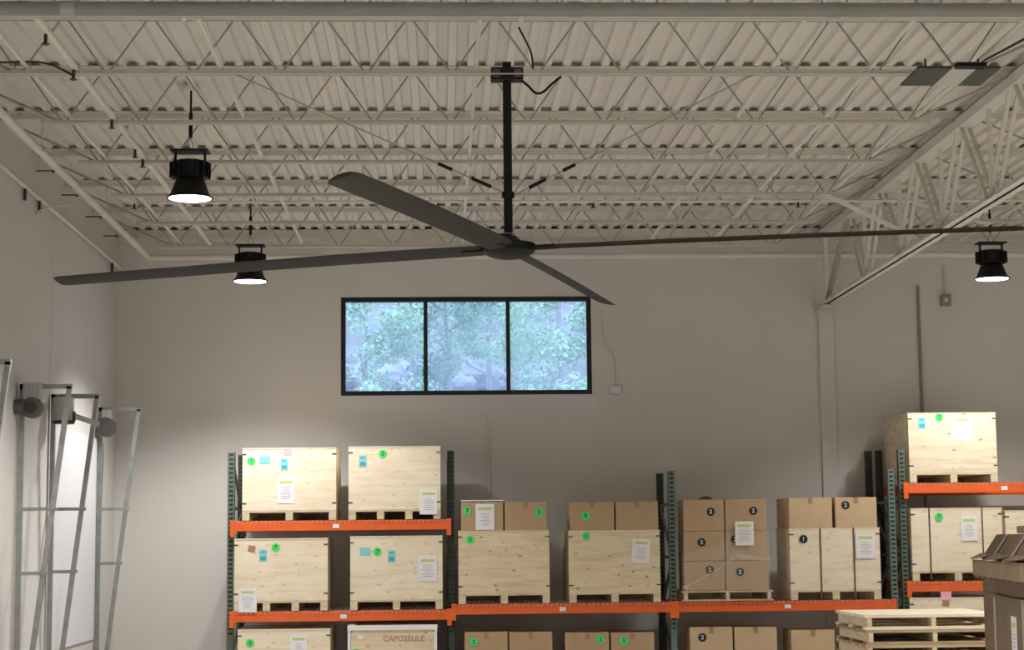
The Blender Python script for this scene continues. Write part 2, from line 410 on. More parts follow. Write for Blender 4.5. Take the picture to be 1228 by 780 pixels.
# loose cables under the roof
def cable(name, label, pts, r, m):
    c = bpy.data.curves.new(name, 'CURVE'); c.dimensions = '3D'; c.bevel_depth = r; c.bevel_resolution = 2
    s = c.splines.new('NURBS'); s.points.add(len(pts)-1); s.order_u = 3; s.use_endpoint_u = True
    for p, q in zip(s.points, pts): p.co = (*q, 1)
    t_ = bpy.data.objects.new(name, c); COL.objects.link(t_); bpy.context.view_layer.update()
    me = bpy.data.meshes.new_from_object(t_.evaluated_get(bpy.context.evaluated_depsgraph_get())); bpy.data.objects.remove(t_)
    me.materials.clear(); me.materials.append(m)
    return tag(put(name, me), label, 'cable')
cable('ceiling_cable', 'dark cable looping along the second joist at the left edge', [at(-20, 76, Y=12.6), at(20, 74, Y=12.6), at(48, 74, Y=12.6), at(70, 80, Y=12.6), at(88, 91, Y=12.6)], .008, M['dark'])
cable('ceiling_cable', 'thin cable sagging by the left wall below the dark looping one', [at(-15, 108, Y=13.6), at(10, 120, Y=14), at(40, 133, Y=14.3), at(70, 137, Y=14.6)], .006, M['rod'])
cable('ceiling_cable', 'cable drooping from the left wall pipe to the wall clamp', [at(43, 256, X=XL+.05), at(55, 247, X=XL+.1), at(80, 246, X=-3.6), at(103, 243, X=-3.45)], .009, M['chord'])
cable('ceiling_cable', 'dark cable slanting into the top right corner above the flat panel fixture', [at(1172, 77, Y=12.6), at(1200, 62, Y=12.3), at(1245, 38, Y=12)], .009, M['dark'])
cable('ceiling_cable', 'dark cable hanging from the pipe above the fan pole', [at(622, 33, Y=12.4), at(630, 48, Y=12.5), at(639, 66, Y=12.6), at(639, 82, Y=12.66)], .007, M['black'])

# ------------------------------------------------------------------ the big fan
FX, FY, FZ = .50, 12.70, 2.05+H
fan = thing('ceiling_fan', 'huge dark four-blade industrial ceiling fan on a long black pole', 'fan', (FX, FY, FZ))
zp = at(608, 90, Y=FY).z-FZ
MB().tube((0, 0, .05), (0, 0, zp), .031, 16).build('pole', M['black'], fan, True)
br = MB().box(-.115, .115, -.06, .06, zp-.045, zp+.045).build('mounting_bracket', M['black'], fan, bevel=.008)
MB().box(-.105, -.05, -.064, -.06, zp-.03, zp+.03).build('clamp_plate', M['motor'], br)
MB().box(.05, .105, -.064, -.06, zp-.03, zp+.03).build('clamp_plate', M['motor'], br)
MB().box(-.03, .03, -.05, .05, zp+.045, zp+.085).build('clamp_jaw', M['black'], br)
MB().lathe([(0, -.065), (.10, -.062), (.15, -.045), (.185, -.02), (.19, 0), (.19, .035), (.12, .045), (.10, .05), (.06, .09), (.0, .09)], 36).build('hub', M['black'], fan, True)
MB().box(-.10, .02, -.09, .03, .045, .10).build('gear_motor', M['black'], fan, bevel=.01)
MB().tube((0, 0, .09), (0, 0, .11), .05, 18).build('collar', M['galv'], fan, True)
blade_me = None
def blade():
    secs = []; ch = .20
    for r, sc, th in ((.19, .9, 0), (.4, 1, 0), (1.2, 1, 0), (2.2, .99, 0), (3.1, .97, 0), (3.46, .93, 0), (3.51, .75, 0)):
        ring = []; tilt = math.radians(14)
        outl = [(-.5, 0), (-.40, .055), (-.15, .09), (.12, .08), (.35, .045), (.5, -.005), (.3, -.025), (0, -.035), (-.3, -.03)]
        for u, v in outl:
            a, b = u*ch*sc, v*ch
            # u axis = right-hand edge when looking outward (which hangs lower)
            y = -(a*math.cos(tilt) + b*math.sin(tilt)); z = -a*math.sin(tilt) + b*math.cos(tilt)
            ring.append((r, y, z-.055*(r/3.5)**1.6))
        secs.append(ring)
    vs = [p for r_ in secs for p in r_]; k = len(secs[0]); fs = []
    for i in range(len(secs)-1):
        for j in range(k): fs.append((i*k+j, i*k+(j+1) % k, (i+1)*k+(j+1) % k, (i+1)*k+j))
    fs += [tuple(range(k)), tuple(range((len(secs)-1)*k, len(secs)*k))]
    return MB().raw(vs, fs).mesh('blade', M['blade'], True)
blade_me = blade()
clip_me = MB().box(.16, .34, -.035, .035, -.012, .016).mesh('blade_holder', M['black'])
base_ang = math.atan2(1.12, -3.4)+.028
for k in range(4):
    a = base_ang + k*math.pi/2
    b = put('blade', blade_me, fan); b.rotation_euler = Euler((0, 0, a))
    b.matrix_basis = Matrix.Rotation(.013, 4, 'Y').inverted() @ Matrix.Rotation(.027, 4, 'X') @ Matrix.Rotation(a, 4, 'Z')
    h = put('blade_holder', clip_me, b)
# guy wires, with their dark turnbuckles
for nm, pts, tb in (('left', [(609, 233), (275, 86)], ((548, 206), (592, 226))), ('right', [(617, 234), (905, 89)], ((632, 226), (686, 198)))):
    p, q = at(*pts[0], Y=FY), at(*pts[1], Y=12.66)
    o = thing('guy_wire', f'thin stay wire from the fan pole to the joist on its {nm}', 'wire', p, 0, 'stay wires of the fan')
    MB().tube((0, 0, 0), q-p, .0055, 6).build('wire', M['rod'], o)
    L = (q-p); n_ = abs(pts[1][0]-pts[0][0])
    for s0, s1 in ((.06, .13), (.20, .25)): MB().tube(L*s0, L*s1, .013, 8).build('turnbuckle', M['black'], o)
MB().tube((0, 0, at(609, 234, Y=FY).z-FZ-.02), (0, 0, at(609, 234, Y=FY).z-FZ+.02), .045, 14).build('wire_collar', M['black'], fan)
cable('power_cord', 'black power cord drooping from the fan bracket to the joist', [at(626, 97, Y=12.63), at(634, 103, Y=12.6), at(642, 113, Y=12.6), at(652, 111, Y=12.6), at(663, 99, Y=12.6), at(673, 92, Y=12.6)], .009, M['black'])

# ------------------------------------------------------------------ high-bay lamps
def lamp(x, y, z, label, group='high-bay lamps', shown=True, pw=1.0):
    t_ = thing('high_bay_lamp', label, 'lamp', (x, y, z), 0, group)
    R_ = .178
    MB().lathe([(R_+.012, 0), (R_+.012, .012), (R_, .016), (.155, .05), (.12, .15), (.09, .165), (.10, .15), (.145, .045), (R_-.008, .006), (R_+.012, 0)], 36).build('reflector', M['black'], t_, True)
    MB().lathe([(0, .001), (.10, .0015), (R_-.004, .003), (R_-.004, .012), (0, .02)], 32).build('lens', M['lens'], t_, True)
    b = MB().lathe([(0, .165), (.12, .165), (.152, .175), (.152, .30), (.12, .315), (0, .315)], 12).build('driver_housing', M['black'], t_)
    mb = MB()
    for k in range(16):
        a = k*math.pi/8; c, s_ = math.cos(a), math.sin(a)
        mb.bar((c*.12, s_*.12, .24), (c*.170, s_*.170, .24), .008, .12)
    mb.build('cooling_fin', M['black'], b)
    for s_ in (-1, 1): MB().box(s_*.12-.008, s_*.12+.008, -.02, .02, .30, .395).build('post', M['black'], t_)
    MB().box(-.155, .155, -.09, .09, .39, .402).build('top_plate', M['black'], t_)
    if shown:
        for s_ in (-1, 1): MB().bar((s_*.035, 0, .40), (0, 0, .52), .008).build('hook', M['galv'], t_)
        MB().tube((0, 0, .515), (0, 0, .72), .016, 8).build('chain', M['black'], t_)
        MB().tube((0, 0, .72), (0, 0, ZD-z-.02), .009, 8).build('cord', M['black'], t_)
        MB().lathe([(0, -.03), (.07, -.025), (.075, 0), (0, 0)], 18, (0, 0, ZD-z)).build('canopy', M['pale'], t_)
    l = bpy.data.lights.new('lamp_light', 'SPOT'); l.energy = LAMP_POWER*pw; l.color = LAMP_COL; l.spot_size = math.radians(130); l.spot_blend = .55
    l.shadow_soft_size = .14
    lo = bpy.data.objects.new('lamp_light', l); COL.objects.link(lo); lo.parent = t_; lo.location = (0, 0, -.012)
    return t_
for x, y, z, lab in ((-2.03, 14.8, 2.815, 'large black high-bay lamp at left, hanging nearest the camera'), (-2.03, 19.6, 2.815, 'black high-bay lamp partly behind the left fan blade'),
                     (6.0, 19.3, 2.765, 'black high-bay lamp at the far right below the fan blade')):
    lamp(x, y, z+H, lab, pw=.55 if x > 0 else .85)
for x, y in ((6.0, 14.6), (6, 9.9), (-2.03, 7.6), (-2.03, 3.2), (2, 7.4), (6, 5.0), (-2.03, -1), (2, -1), (6, .5), (14, 19.3), (14, 14.6), (14, 9.9), (14, 5), (14, .5)):  # unseen lamps; those between the seen rows added for more bounced light
    lamp(x, y, 2.8+H, 'unseen black high-bay lamp hanging outside the picture', 'high-bay lamps outside the picture', False)

# ------------------------------------------------------------------ flat panel fixture, upper right
zf = 3.17+H
a, b = at(1080, 103, Z=zf), at(1172, 103, Z=zf); c = at(1216, 82, Z=zf)
fx0, fx1, fy1, fy0 = a.x, c.x, a.y, c.y
fw = fx1-fx0; w1 = at(1119, 103, Z=zf).x-fx0; w2 = at(1148, 103, Z=zf).x-fx0; fx1 = b.x+.02; fw = fx1-fx0; fd = fy1-fy0
t_ = thing('panel_fixture', 'flat unlit ceiling fixture with two dark green wings and a pale middle', 'ceiling fixture', (fx0, fy0, zf))
MB().box(0, w1, 0, fd, 0, .015).build('wing', M['fixg'], t_); MB().box(w2, fw, 0, fd, 0, .015).build('wing', M['fixg'], t_)
MB().box(w1, w2, 0, fd, .001, .012).build('middle_panel', M['fixw'], t_)
MB().box(w1+.02, w2+.05, -.06, .03, -.0, .028).build('ballast_box', M['black'], t_)
for x in (w1*.5, (w2+fw)/2): MB().bar((x, fd/2, .012), (x, fd/2, ZB-zf), .012).build('hanger', M['dark'], t_)

# ------------------------------------------------------------------ small things on the back wall
p = at(1133, 361, Y=YB)
t_ = thing('junction_box', 'small grey box on the back wall hanging below a conduit, under the far right lamp', 'electrical box', (p.x, YB, p.z))
MB().box(-.06, .06, -.07, 0, -.07, .07).build('box', M['box'], t_, bevel=.008)
MB().tube((0, -.03, .07), (0, -.03, at(1132, 320, Y=YB).z-p.z), .013, 8).build('conduit', M['chord'], t_)
MB().tube((0, -.072, 0), (0, -.068, 0), .025, 14).build('dial', M['chord'], t_)
p, q = at(1100, 343, Y=YB), at(1104, 500, Y=YB)
o = MB().tube((p.x, YB-.02, .3), (p.x, YB-.02, p.z), .018, 8).build('wall_conduit', M['box']); tag(o, 'tall thin conduit on the back wall behind the top right crate', 'conduit')
p = at(738, 468, Y=YB)
t_ = thing('outlet_box', 'small cream box with round ends on the wall right of the window', 'electrical box', (p.x, YB, p.z))
MB().box(-.07, .07, -.05, 0, -.05, .05).build('box', M['wall2'], t_, bevel=.01)
for s_ in (-1, 1): MB().tube((s_*.11, -.03, 0), (s_*.11, 0, 0), .035, 14).build('side_lamp', M['wall2'], t_)
cable('hanging_cable', 'pale cord dropping from the wall top to the box right of the window', [at(722, 372, Y=YB-.02), at(723, 400, Y=YB-.02), at(725, 416, Y=YB-.02), at(735, 424, Y=YB-.02), at(738, 436, Y=YB-.02), at(738, 463, Y=YB-.02)], .006, M['chord'])
cable('hanging_cable', 'pale cord on the wall below the window', [at(583, 497, Y=YB-.012), at(587, 520, Y=YB-.012), at(588, 560, Y=YB-.012), at(589, 640, Y=YB-.012)], .005, M['chord'])

# ------------------------------------------------------------------ pallet racks
RY0, RY1 = 20.56, 21.67
slot_cache = {}
def post(parent, x, y, h, m, face=-1):
    w, d = .078, .07
    mb = MB().box(x-w/2, x+w/2, y, y+.004, 0, h).box(x-w/2, x-w/2+.004, y, y+d, 0, h).box(x+w/2-.004, x+w/2, y, y+d, 0, h)
    mb.box(x-w/2, x-w/2+.02, y+d-.004, y+d, 0, h).box(x+w/2-.02, x+w/2, y+d-.004, y+d, 0, h).box(x-.06, x+.06, y-.02, y+d+.02, 0, .008)
    o = mb.build('post', m, parent)
    sl = MB(); z = 1.3
    while z < h-.03:
        sl.box(x-.022, x+.022, y-.0015, y, z, z+.022)
        z += .0508
    s = sl.build('slots', M['hole'], o); s['kind'] = 'stuff'
    return o
def upright(parent, x, hf, hb, mf, mb_, y0=RY0, y1=RY1):
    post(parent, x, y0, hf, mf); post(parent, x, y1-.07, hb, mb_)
    z = .3; k = 0; top = min(hf, hb)
    while z < top-.1:
        MB().bar((x, y0+.06, z), (x, y1-.06, z), .025, .03).build('brace', M['green'], parent)
        if z+.6 < top:
            a_, b_ = ((y0+.06, y1-.06) if k % 2 else (y1-.06, y0+.06)); MB().bar((x, a_, z), (x, b_, z+.6), .025, .03).build('brace', M['green'], parent)
        z += .6; k += 1
def beam(parent, x0, x1, z, y, tags=(), front=True):
    h = .112; s_ = 1 if front else -1
    y0_, y1_ = (y-.045, y) if front else (y, y+.045)
    mb = MB().box(x0, x1, y0_, y1_, z-h, z-.035)
    ya, yb = (y0_, y0_+.022) if front else (y0_+.023, y1_)
    mb.box(x0, x1, ya, yb, z-.035, z)
    o = mb.build('beam', M['orange'], parent, bevel=.004)
    for x, s2 in ((x0, -1), (x1, 1)):
        a, b = sorted((x, x-s2*.05))
        yy = (y0_-.006, y0_+.002) if front else (y1_-.002, y1_+.006)
        c_ = MB().box(a, b, yy[0], yy[1], z-.175, z+.012).build('beam_connector', M['orange'], o)
    for tx in tags:
        MB().box(tx-.035, tx+.035, y0_-.004, y0_-.0005, z-.085, z-.04).build('shelf_tag', M['paper'], o)
    return o
def wire_deck(parent, x0, x1, z, y0, y1):
    mb = MB(); x = x0+.03
    while x < x1-.02:
        mb.bar((x, y0-.057, z+.003), (x, y1+.04, z+.003), .007); mb.bar((x, y0-.057, z+.003), (x, y0-.057, z-.033), .007); x += .052
    y = y0
    while y < y1: mb.bar((x0+.02, y, z-.003), (x1-.02, y, z-.003), .006); y += .10
    o = mb.build('wire_deck', M['wire'], parent); o['kind'] = 'stuff'

xs = [-2.325, .133, 2.625, 5.135]
zUL = at(409, 624.5, Y=20.52).z; zLL = at(409, 733, Y=20.52).z; zM = at(810, 722.5, Y=20.52).z
rack = thing('pallet_rack', 'long green and orange pallet rack with three bays along the back wall', 'pallet rack', (0, 0, 0))
tops = [at(277, 543, Y=20.6).z, at(541, 541, Y=20.6).z, at(806, 565, Y=20.6).z, at(1070, 563, Y=20.6).z]
btops = [at(290, 546, Y=21.6).z, at(545, 552, Y=21.6).z, at(793, 568, Y=21.6).z, at(1050, 541, Y=21.6).z]
for i, x in enumerate(xs): upright(rack, x, tops[i], btops[i], M['teal'] if i > 1 else M['green'] if i == 0 else M['green_shaded'], M['green_shaded'])
X = lambda px, Y=20.52: at(px, 680, Y=Y).x
for x0, x1, z, tags in ((xs[0], xs[1], zUL, [X(403)]), (xs[0], xs[1], zLL, [X(412)]), (xs[1], xs[2], zM, [X(674)]), (xs[2], xs[3], zM, [X(943)])):
    beam(rack, x0+.0, x1-.0, z, RY0-.008, tags); beam(rack, x0, x1, z, RY1+.012, (), False)
    wire_deck(rack, x0+.05, x1-.05, z, RY0, RY1)
zRU = at(1150, 579.5, Y=20.52).z; zRL = at(1150, 697.5, Y=20.52).z
rk2 = thing('pallet_rack', 'separate green and orange pallet rack at the far right of the picture', 'pallet rack', (0, 0, 0))
x5, x6 = 5.262, 7.78
upright(rk2, x5, at(1078, 540, Y=20.6).z, at(1053, 541, Y=21.7).z, M['green'], M['green_shaded']); upright(rk2, x6, 3.3, 3.3, M['green'], M['green_shaded'])
for z, tags in ((zRU, [X(1208)]), (zRL, [])):
    beam(rk2, x5, x6, z, RY0-.008, tags); beam(rk2, x5, x6, z, RY1+.012, (), False); wire_deck(rk2, x5+.05, x6-.05, z, RY0, RY1)

# ------------------------------------------------------------------ crates, cartons, pallets
def sticker_disc(parent, x, y, z, num, kind='g', r=.047):
    m_, i_ = (M['gstick'], M['gink']) if kind == 'g' else (M['bstick'], M['wink'])
    o = MB().tube((x, y, z), (x, y-.002, z), r, 20).build('round_sticker', m_, parent)
    put('sticker_number', text_mesh(num, r*1.35, i_), o, (x, y-.0026, z), STAND)
    return o
def rect(parent, name, x, y, z, w, h, m, rot=0):
    o = MB().box(-w/2, w/2, -.002, 0, -h/2, h/2).build(name, m, parent, loc=(x, y, z)); o.rotation_euler = (0, rot, 0)
    return o
def doc(parent, x, y, z, w=.19, h=.27, rot=0):
    o = rect(parent, 'shipping_document', x, y, z, w, h, M['paper'], rot)
    MB().box(-w*.36, w*.36, -.003, -.002, h*.27, h*.37).build('lime_heading', M['lime'], o)
    mb = MB(); rr = random.Random(int(x*1000))
    for k in range(6):
        zz = h*.12-k*h*.085; ww_ = w*rr.uniform(.15, .34); mb.box(-ww_, ww_, -.003, -.002, zz-h*.012, zz+h*.012)
    mb.build('printed_lines', M['ink'], o)
    return o
def deco(parent, items, x0, x1, ztop, zbot, px0, px1, py0, py1, y):
    fx = lambda p: x0+(p-px0)/(px1-px0)*(x1-x0); fz = lambda p: ztop+(p-py0)/(py1-py0)*(zbot-ztop)
    for it in items:
        k, px, py = it[:3]; x, z = fx(px), fz(py)
        if k in 'gb': sticker_disc(parent, x, y, z, it[3], k)
        elif k == 't': 
            o = rect(parent, 'teal_tag', x, y, z, .085, .13, M['blue'])
            MB().box(-.03, .03, -.003, -.002, -.05, -.01).build('tag_print', M['bluei'], o)
            MB().box(-.025, .02, -.003, -.002, .03, .045).build('tag_print', M['bluei'], o)
        elif k == 'T': rect(parent, 'teal_tag', x, y, z, .12, .085, M['blue'])
        elif k == 'd': doc(parent, x, y-.001, z, *it[3:])
        elif k == 'p': rect(parent, 'pink_note', x, y, z, it[3] if len(it) > 3 else .085, it[4] if len(it) > 4 else .06, M['pink'])
        elif k == 'r': rect(parent, 'rust_patch', x, y, z, .08, .07, M['rust'], .15)
        elif k == 'w': rect(parent, 'white_label', x, y, z, it[3], it[4], M['paper'])
        elif k == 's': put('stencil_lettering', text_mesh(it[3], it[4], M['stencil']), parent, (x, y-.001, z), STAND)

def crate(label, px0, px1, py0, zb, items=(), skids=3, straps=(), Yf=20.5, depth=1.05, m='ply', pyb=None, hs=.11, group='plywood crates on the racks'):
    a, b = at(px0, py0, Y=Yf), at(px1, py0, Y=Yf)
    w = b.x-a.x; h = (a.z+b.z)/2-zb-.007; xc = (a.x+b.x)/2; mm = M[m]
    t_ = thing('plywood_crate', label, 'crate', (xc, Yf, zb+.007), 0, group)
    x0, x1 = -w/2, w/2
    for k in range(skids):
        u = x0+.04+(w-.08)*k/(skids-1)
        MB().box(u-.04, u+.04, .004, depth-.004, 0, hs-.022).build('skid', M['skid'], t_)
    MB().box(x0+.082, x1-.082, depth-.03, depth-.008, .0, hs-.024).build('shade_backing', M['pallet2'], t_)  # board added behind the skid openings; its darker wood stands in for shade
    MB().box(x0, x1, .002, depth-.002, hs-.022, hs).build('base_board', M['skid'], t_)
    MB().box(x0, x1, 0, .016, hs, h-.012).build('front_panel', mm, t_)
    MB().box(x0, x1, depth-.016, depth, hs, h-.012).build('back_panel', mm, t_)
    for s_ in (-1, 1):
        a_, b_ = sorted((s_*w/2, s_*(w/2-.016))); MB().box(a_, b_, .016, depth-.016, hs, h-.012).build('side_panel', mm, t_)
    MB().box(x0-.004, x1+.004, -.004, depth+.004, h-.012, h).build('lid', mm, t_)
    for s_ in (-1, 1):
        for z in (h-.07, hs+.08):
            a_, b_ = sorted((s_*(w/2+.004), s_*(w/2-.045)))
            MB().box(a_, b_, -.004, 0, z-.006, z+.006).box(*sorted((s_*w/2, s_*(w/2+.004))), -.004, .045, z-.006, z+.006).build('corner_clip', M['dark'], t_)
    for u in straps:
        x = x0+w*u
        MB().box(x-.008, x+.008, -.006, -.0042, .02, h).box(x-.008, x+.008, -.006, depth+.006, h, h+.002).build('strap', M['strap'], t_)
    pyb = pyb or py0 + h*106.4
    deco(t_, items, x0, x1, h, h-(pyb-py0)/106.4, px0, px1, py0, pyb, -.0005 if not straps else -.007)
    return t_, (zb+.007+h)

def carton(label, px0, px1, py0, py1=None, zb=None, items=(), Yf=20.5, depth=.5, m='card', group='cartons', seam=True):
    a, b = at(px0, py0, Y=Yf), at(px1, py0, Y=Yf); w = b.x-a.x-.004; ztop = (a.z+b.z)/2
    if zb is None: zb = at((px0+px1)/2, py1, Y=Yf).z
    zb += .001; h = ztop-zb-.001
    t_ = thing('carton', label, 'cardboard box', ((a.x+b.x)/2, Yf, zb), 0, group)
    x0, x1 = -w/2, w/2; mm = M[m]
    MB().box(x0, x1, 0, depth, 0, h-.005).build('body', mm, t_, bevel=.004)
    MB().box(x0+.002, -.002, .001, depth-.001, h-.005, h).build('flap', mm, t_); MB().box(.002, x1-.002, .001, depth-.001, h-.005, h).build('flap', mm, t_)
    if seam: MB().box(-.025, .025, -.0012, .0, h-.07, h-.003).box(-.025, .025, -.0012, depth*.98, h, h+.0008).build('packing_tape', M['tape'], t_)
    deco(t_, items, x0, x1, h, h-(1.0), px0, px1, py0, py0+106.4, -.0015)
    return t_, zb+h

crate('bright plywood crate topmost left on the left bay, pink and teal stickers', 291, 403, 537.5, zUL,
      [('g', 301.5, 553, '1'), ('T', 317.5, 551.5), ('t', 341, 557), ('p', 345, 543), ('d', 343, 588, .19, .29), ('w', 343, 580, .0, .0)][:5]+[('r', 361, 547)][:0], 3)
crate('plywood crate top right of the left bay, one teal tag beside a green sticker', 418, 528, 535.5, zUL,
      [('g', 459, 544.5, '5'), ('t', 435, 553), ('w', 455, 554, .05, .04), ('d', 513.5, 602, .20, .28)], 4)
crate('bright plywood crate lower left of the left bay with a rust-coloured patch', 281, 393, 646, zLL,
      [('r', 302, 658), ('t', 315.5, 666), ('g', 330.5, 656.5, '7'), ('d', 297.5, 718, .20, .27)], 4)
crate('plywood crate lower right of the left bay with two teal tags', 420, 530.5, 643, zLL,
      [('T', 438, 661), ('g', 452.5, 661.5, '7'), ('t', 469.5, 667), ('d', 512.5, 682, .21, .28)], 3)
crate('plywood crate lowest on the left, cut off by the picture edge, green sticker', 285, 396, 755, .0,
      [('g', 300, 771, '5'), ('d', 358, 776, .19, .27), ('r', 305, 758), ('r', 338, 758), ('r', 372, 758)][:2], 3)
tf, _ = crate('plywood crate at the bottom edge with faint red stencil lettering', 417, 524, 750, .0,
      [('g', 427, 782, '2'), ('w', 432, 764, .07, .035), ('s', 484, 766, 'CAPO2EULE', .085)], 3, m='ply2')
wF = (at(524, 750, Y=20.5).x-at(417, 750, Y=20.5).x); hF = at(470, 750, Y=20.5).z-.007
MB().box(-wF/2-.004, wF/2+.004, -.008, -.004, hF-.055, hF).build('edge_protector', M['sheet'], tf)
for s_ in (-1, 1): MB().box(*sorted((s_*wF/2, s_*(wF/2-.03))), -.008, -.004, .12, hF-.055).build('edge_protector', M['sheet'], tf)
_, zG = crate('plywood crate on the middle bay under two cartons, no document', 549.5, 658.5, 636.5, zM, [('g', 564, 647, '5')], 3, m='ply2')
_, zH = crate('knotty plywood crate with a tilted document on the middle bay', 682, 791, 636, zM, [('g', 703, 643, '1'), ('d', 768, 661, .20, .27, .06)], 3, m='ply2')
tk, zK = crate('strapped plywood crate on the right bay below two cartons', 946.5, 1054.5, 633.5, zM,
      [('b', 963, 646.5, '1'), ('d', 1037, 655, .22, .28)], 3, (.34, .71), depth=.80)
_, zMm = crate('bright plywood crate highest of all at right, teal and white papers', 1088.5, 1193.5, 495, zRU,
      [('t', 1105, 507.5), ('g', 1126, 501, '7'), ('d', 1152.5, 514, .21, .28), ('w', 1179, 502, .02, .09)], 3, depth=1.15, m='ply3')
crate('strapped plywood crate beneath the highest one, on the right rack', 1092, 1201, 609.5, zRL,
      [('g', 1125.5, 620, '7'), ('d', 1161, 634, .19, .28)], 3, (.20, .78), depth=1.1)
crate('plywood crate at the right edge, half hidden by brown boxes', 1205, 1312, 612, zRL, [], 3, depth=1.1)
crate('plywood crate low behind the pallet stack with a pink note', 1091, 1200, 717, .0,
      [('p', 1134.5, 715, .12, .10), ('r', 1134, 724)], 3, depth=1.1)

g1 = 'cartons on top of the crates'
tc1, _ = carton('carton with document and green sticker, left of the pair on the middle crate', 553, 603.5, 602, zb=zG, items=[('g', 560, 612.5, '7'), ('d', 581.5, 620, .21, .29)], group=g1)
tc2, _ = carton('carton with green sticker, right of the pair beside the documented one', 605, 655.5, 602, zb=zG, items=[('g', 646.5, 614.5, '5')], group=g1)
carton('carton with green sticker on the knotty crate', 683.5, 736.5, 602.5, zb=zH, items=[('g', 702, 618.5, '8')], group=g1)
carton('plain carton right of the stickered one on the knotty crate', 738, 789, 601.5, zb=zH, group=g1)
carton('plain light carton on the left of the strapped crate', 945.5, 997.5, 597, zb=zK, m='card2', group=g1, depth=.75)
carton('light carton with black sticker on the right of the strapped crate', 1001, 1051, 596.5, zb=zK, m='card2', items=[('b', 1013.5, 606, '2')], group=g1, depth=.75)
MB().box(-.235, .24, -.004, .5, .328, .340).build('lid_strip', M['sheet'], tc1)
g2 = 'cartons at the bottom of the picture'
for lab, a, b, y, it in (('carton low under the middle crate, green sticker at left', 557, 609, 758.5, [('g', 568, 770, '2')]), ('plain carton low beside the green-stickered one, left pair', 610.5, 662.5, 758.5, []),
                         ('carton low under the knotty crate, sticker near its right edge', 678, 730.5, 759, [('g', 720, 767, '2')]), ('carton low under the knotty crate, sticker near its left edge', 732.5, 784.5, 759, [('g', 748, 768.5, '5')]),
                         ('light carton low under the wrapped load with black sticker', 827.5, 878.5, 752.5, [('b', 842, 764.5, '2')]), ('plain light carton low under the wrapped load', 880.5, 931.5, 752.5, []),
                         ('plain light carton low beside the pallet stack', 948.5, 1001, 756, [])):
    zt_ = at((a+b)/2, y, Y=20.5).z; z0 = .14; hh = (zt_-z0)/3
    carton(lab, a, b, y, zb=z0+2*hh, items=it, m='card2' if a > 800 else 'card', group=g2)
    for k in (1, 0):
        y_ = y+106.4*hh*(2-k)
        carton(('middle' if k else 'lowest')+' carton under '+lab.replace(' low','').replace(' carton','')[:60].rsplit(' ',1)[0].replace('carton',''), a, b, y_, zb=z0+k*hh, m='card', group='cartons below the picture')

def pallet(label, x0, y0, z0, w, d, h=.14, m='pallet', group='pallets', n=7, th=.02, back=False, stick=None, rz=0):
    t_ = thing('wood_pallet', label, 'pallet', (x0, y0, z0), rz, group); mm = M[m]
    for k in range(3):
        u = .045+(w-.09)*k/2
        MB().box(u-.02, u+.02, .002, d-.002, th-.002, h-th).build('stringer', M['skid'], t_)
    bw = d/(n*1.22); st = (d-bw)/(n-1)
    tb = MB().box(0, w, 0, bw, h-th, h).mesh('deck_board', mm); bb = MB().box(0, w, 0, bw, 0, th-.002).mesh('bottom_board', mm)
    for k in range(n): put('deck_board', tb, t_, (0, k*st, 0))
    for k in (0, n//2, n-1): put('bottom_board', bb, t_, (0, k*st, 0))
    if back: MB().box(.07, w-.07, d-.03, d-.012, th, h-th-.001).build('rear_board', M['pallet2'], t_)
    return t_
g3 = 'pallets under the floor-level loads'
for a, b, wds in ((557, 663, 'green-stickered'), (678, 785, 'twin-stickered'), (827, 932, 'black-stickered')):
    xa, xb = at(a, 755, Y=20.5).x, at(b, 755, Y=20.5).x
    pallet(f'wooden pallet on the floor below the {wds} cartons', xa, 20.48, 0.0, xb-xa, 1.0, .138, group=g3)
xa = at(948, 755, Y=20.5).x; pallet('wooden pallet on the floor beside the pallet stack', xa, 20.48, 0, 1.0, 1.0, .138, group=g3)

# shrink-wrapped load on the third bay
xa, xb = at(817.5, 700, Y=20.5).x, at(927, 700, Y=20.5).x
pallet('worn wooden pallet beneath the shrink-wrapped cartons', xa, 20.485, zM+.007, xb-xa, 1.02, .115, m='pallet', group='pallets on the rack')
zp = zM+.007+.115
lv = [at(870, y, Y=20.5).z for y in (673, 637, 599)]
names = ['bottom', 'middle', 'top']
prev = zp; g4 = 'shrink-wrapped cartons'
cols = [((820.5, 869), (870, 921.5)), ((819.5, 868.5), (869.5, 920)), ((819, 868), (869, 919))]
st = [((851, 683.5), (887, 686)), ((841, 650.5), (881, 647)), ((852, 614), (903, 613))]
for r in range(3):
    for c in range(2):
        (a, b) = cols[r][c]; (sx, sy) = st[r][c]
        ztop = lv[r]; y_px = {0: 673, 1: 637, 2: 599}[r]
        carton(f'{names[r]} {"left" if c == 0 else "right"} carton of the shrink-wrapped load', a, b, y_px + (-.3 if c else .3), zb=prev, items=[('b', sx, sy, '2')], m='card', group=g4, seam=False)
    prev = ztop + .0015
f0, f1 = at(818, 680, Y=20.48).x, at(923.5, 680, Y=20.48).x; ft = lv[1]-.01
t_ = thing('stretch_wrap', 'clear glossy stretch film around the lower cartons of the wrapped load', 'plastic wrap', (f0, 20.486, zp+.002))
fwid = f1-f0; hh = ft-zp
mb = MB()
nx, nz = 14, 8
for i in range(nx):
    for j in range(nz): pass
vs = []; fs = []
for j in range(nz+1):
    for i in range(nx+1):
        u, v = i/nx, j/nz
        vs.append((u*fwid, -.002-.004*abs(math.sin(u*9+v*5)), v*hh*(.62+.38*u)))
for j in range(nz):
    for i in range(nx): fs.append((j*(nx+1)+i, j*(nx+1)+i+1, (j+1)*(nx+1)+i+1, (j+1)*(nx+1)+i))
MB().raw(vs, fs).build('front_film', M['film'], t_, True)
MB().box(fwid, fwid+.002, 0, .55, 0, hh).build('side_film', M['film'], t_)
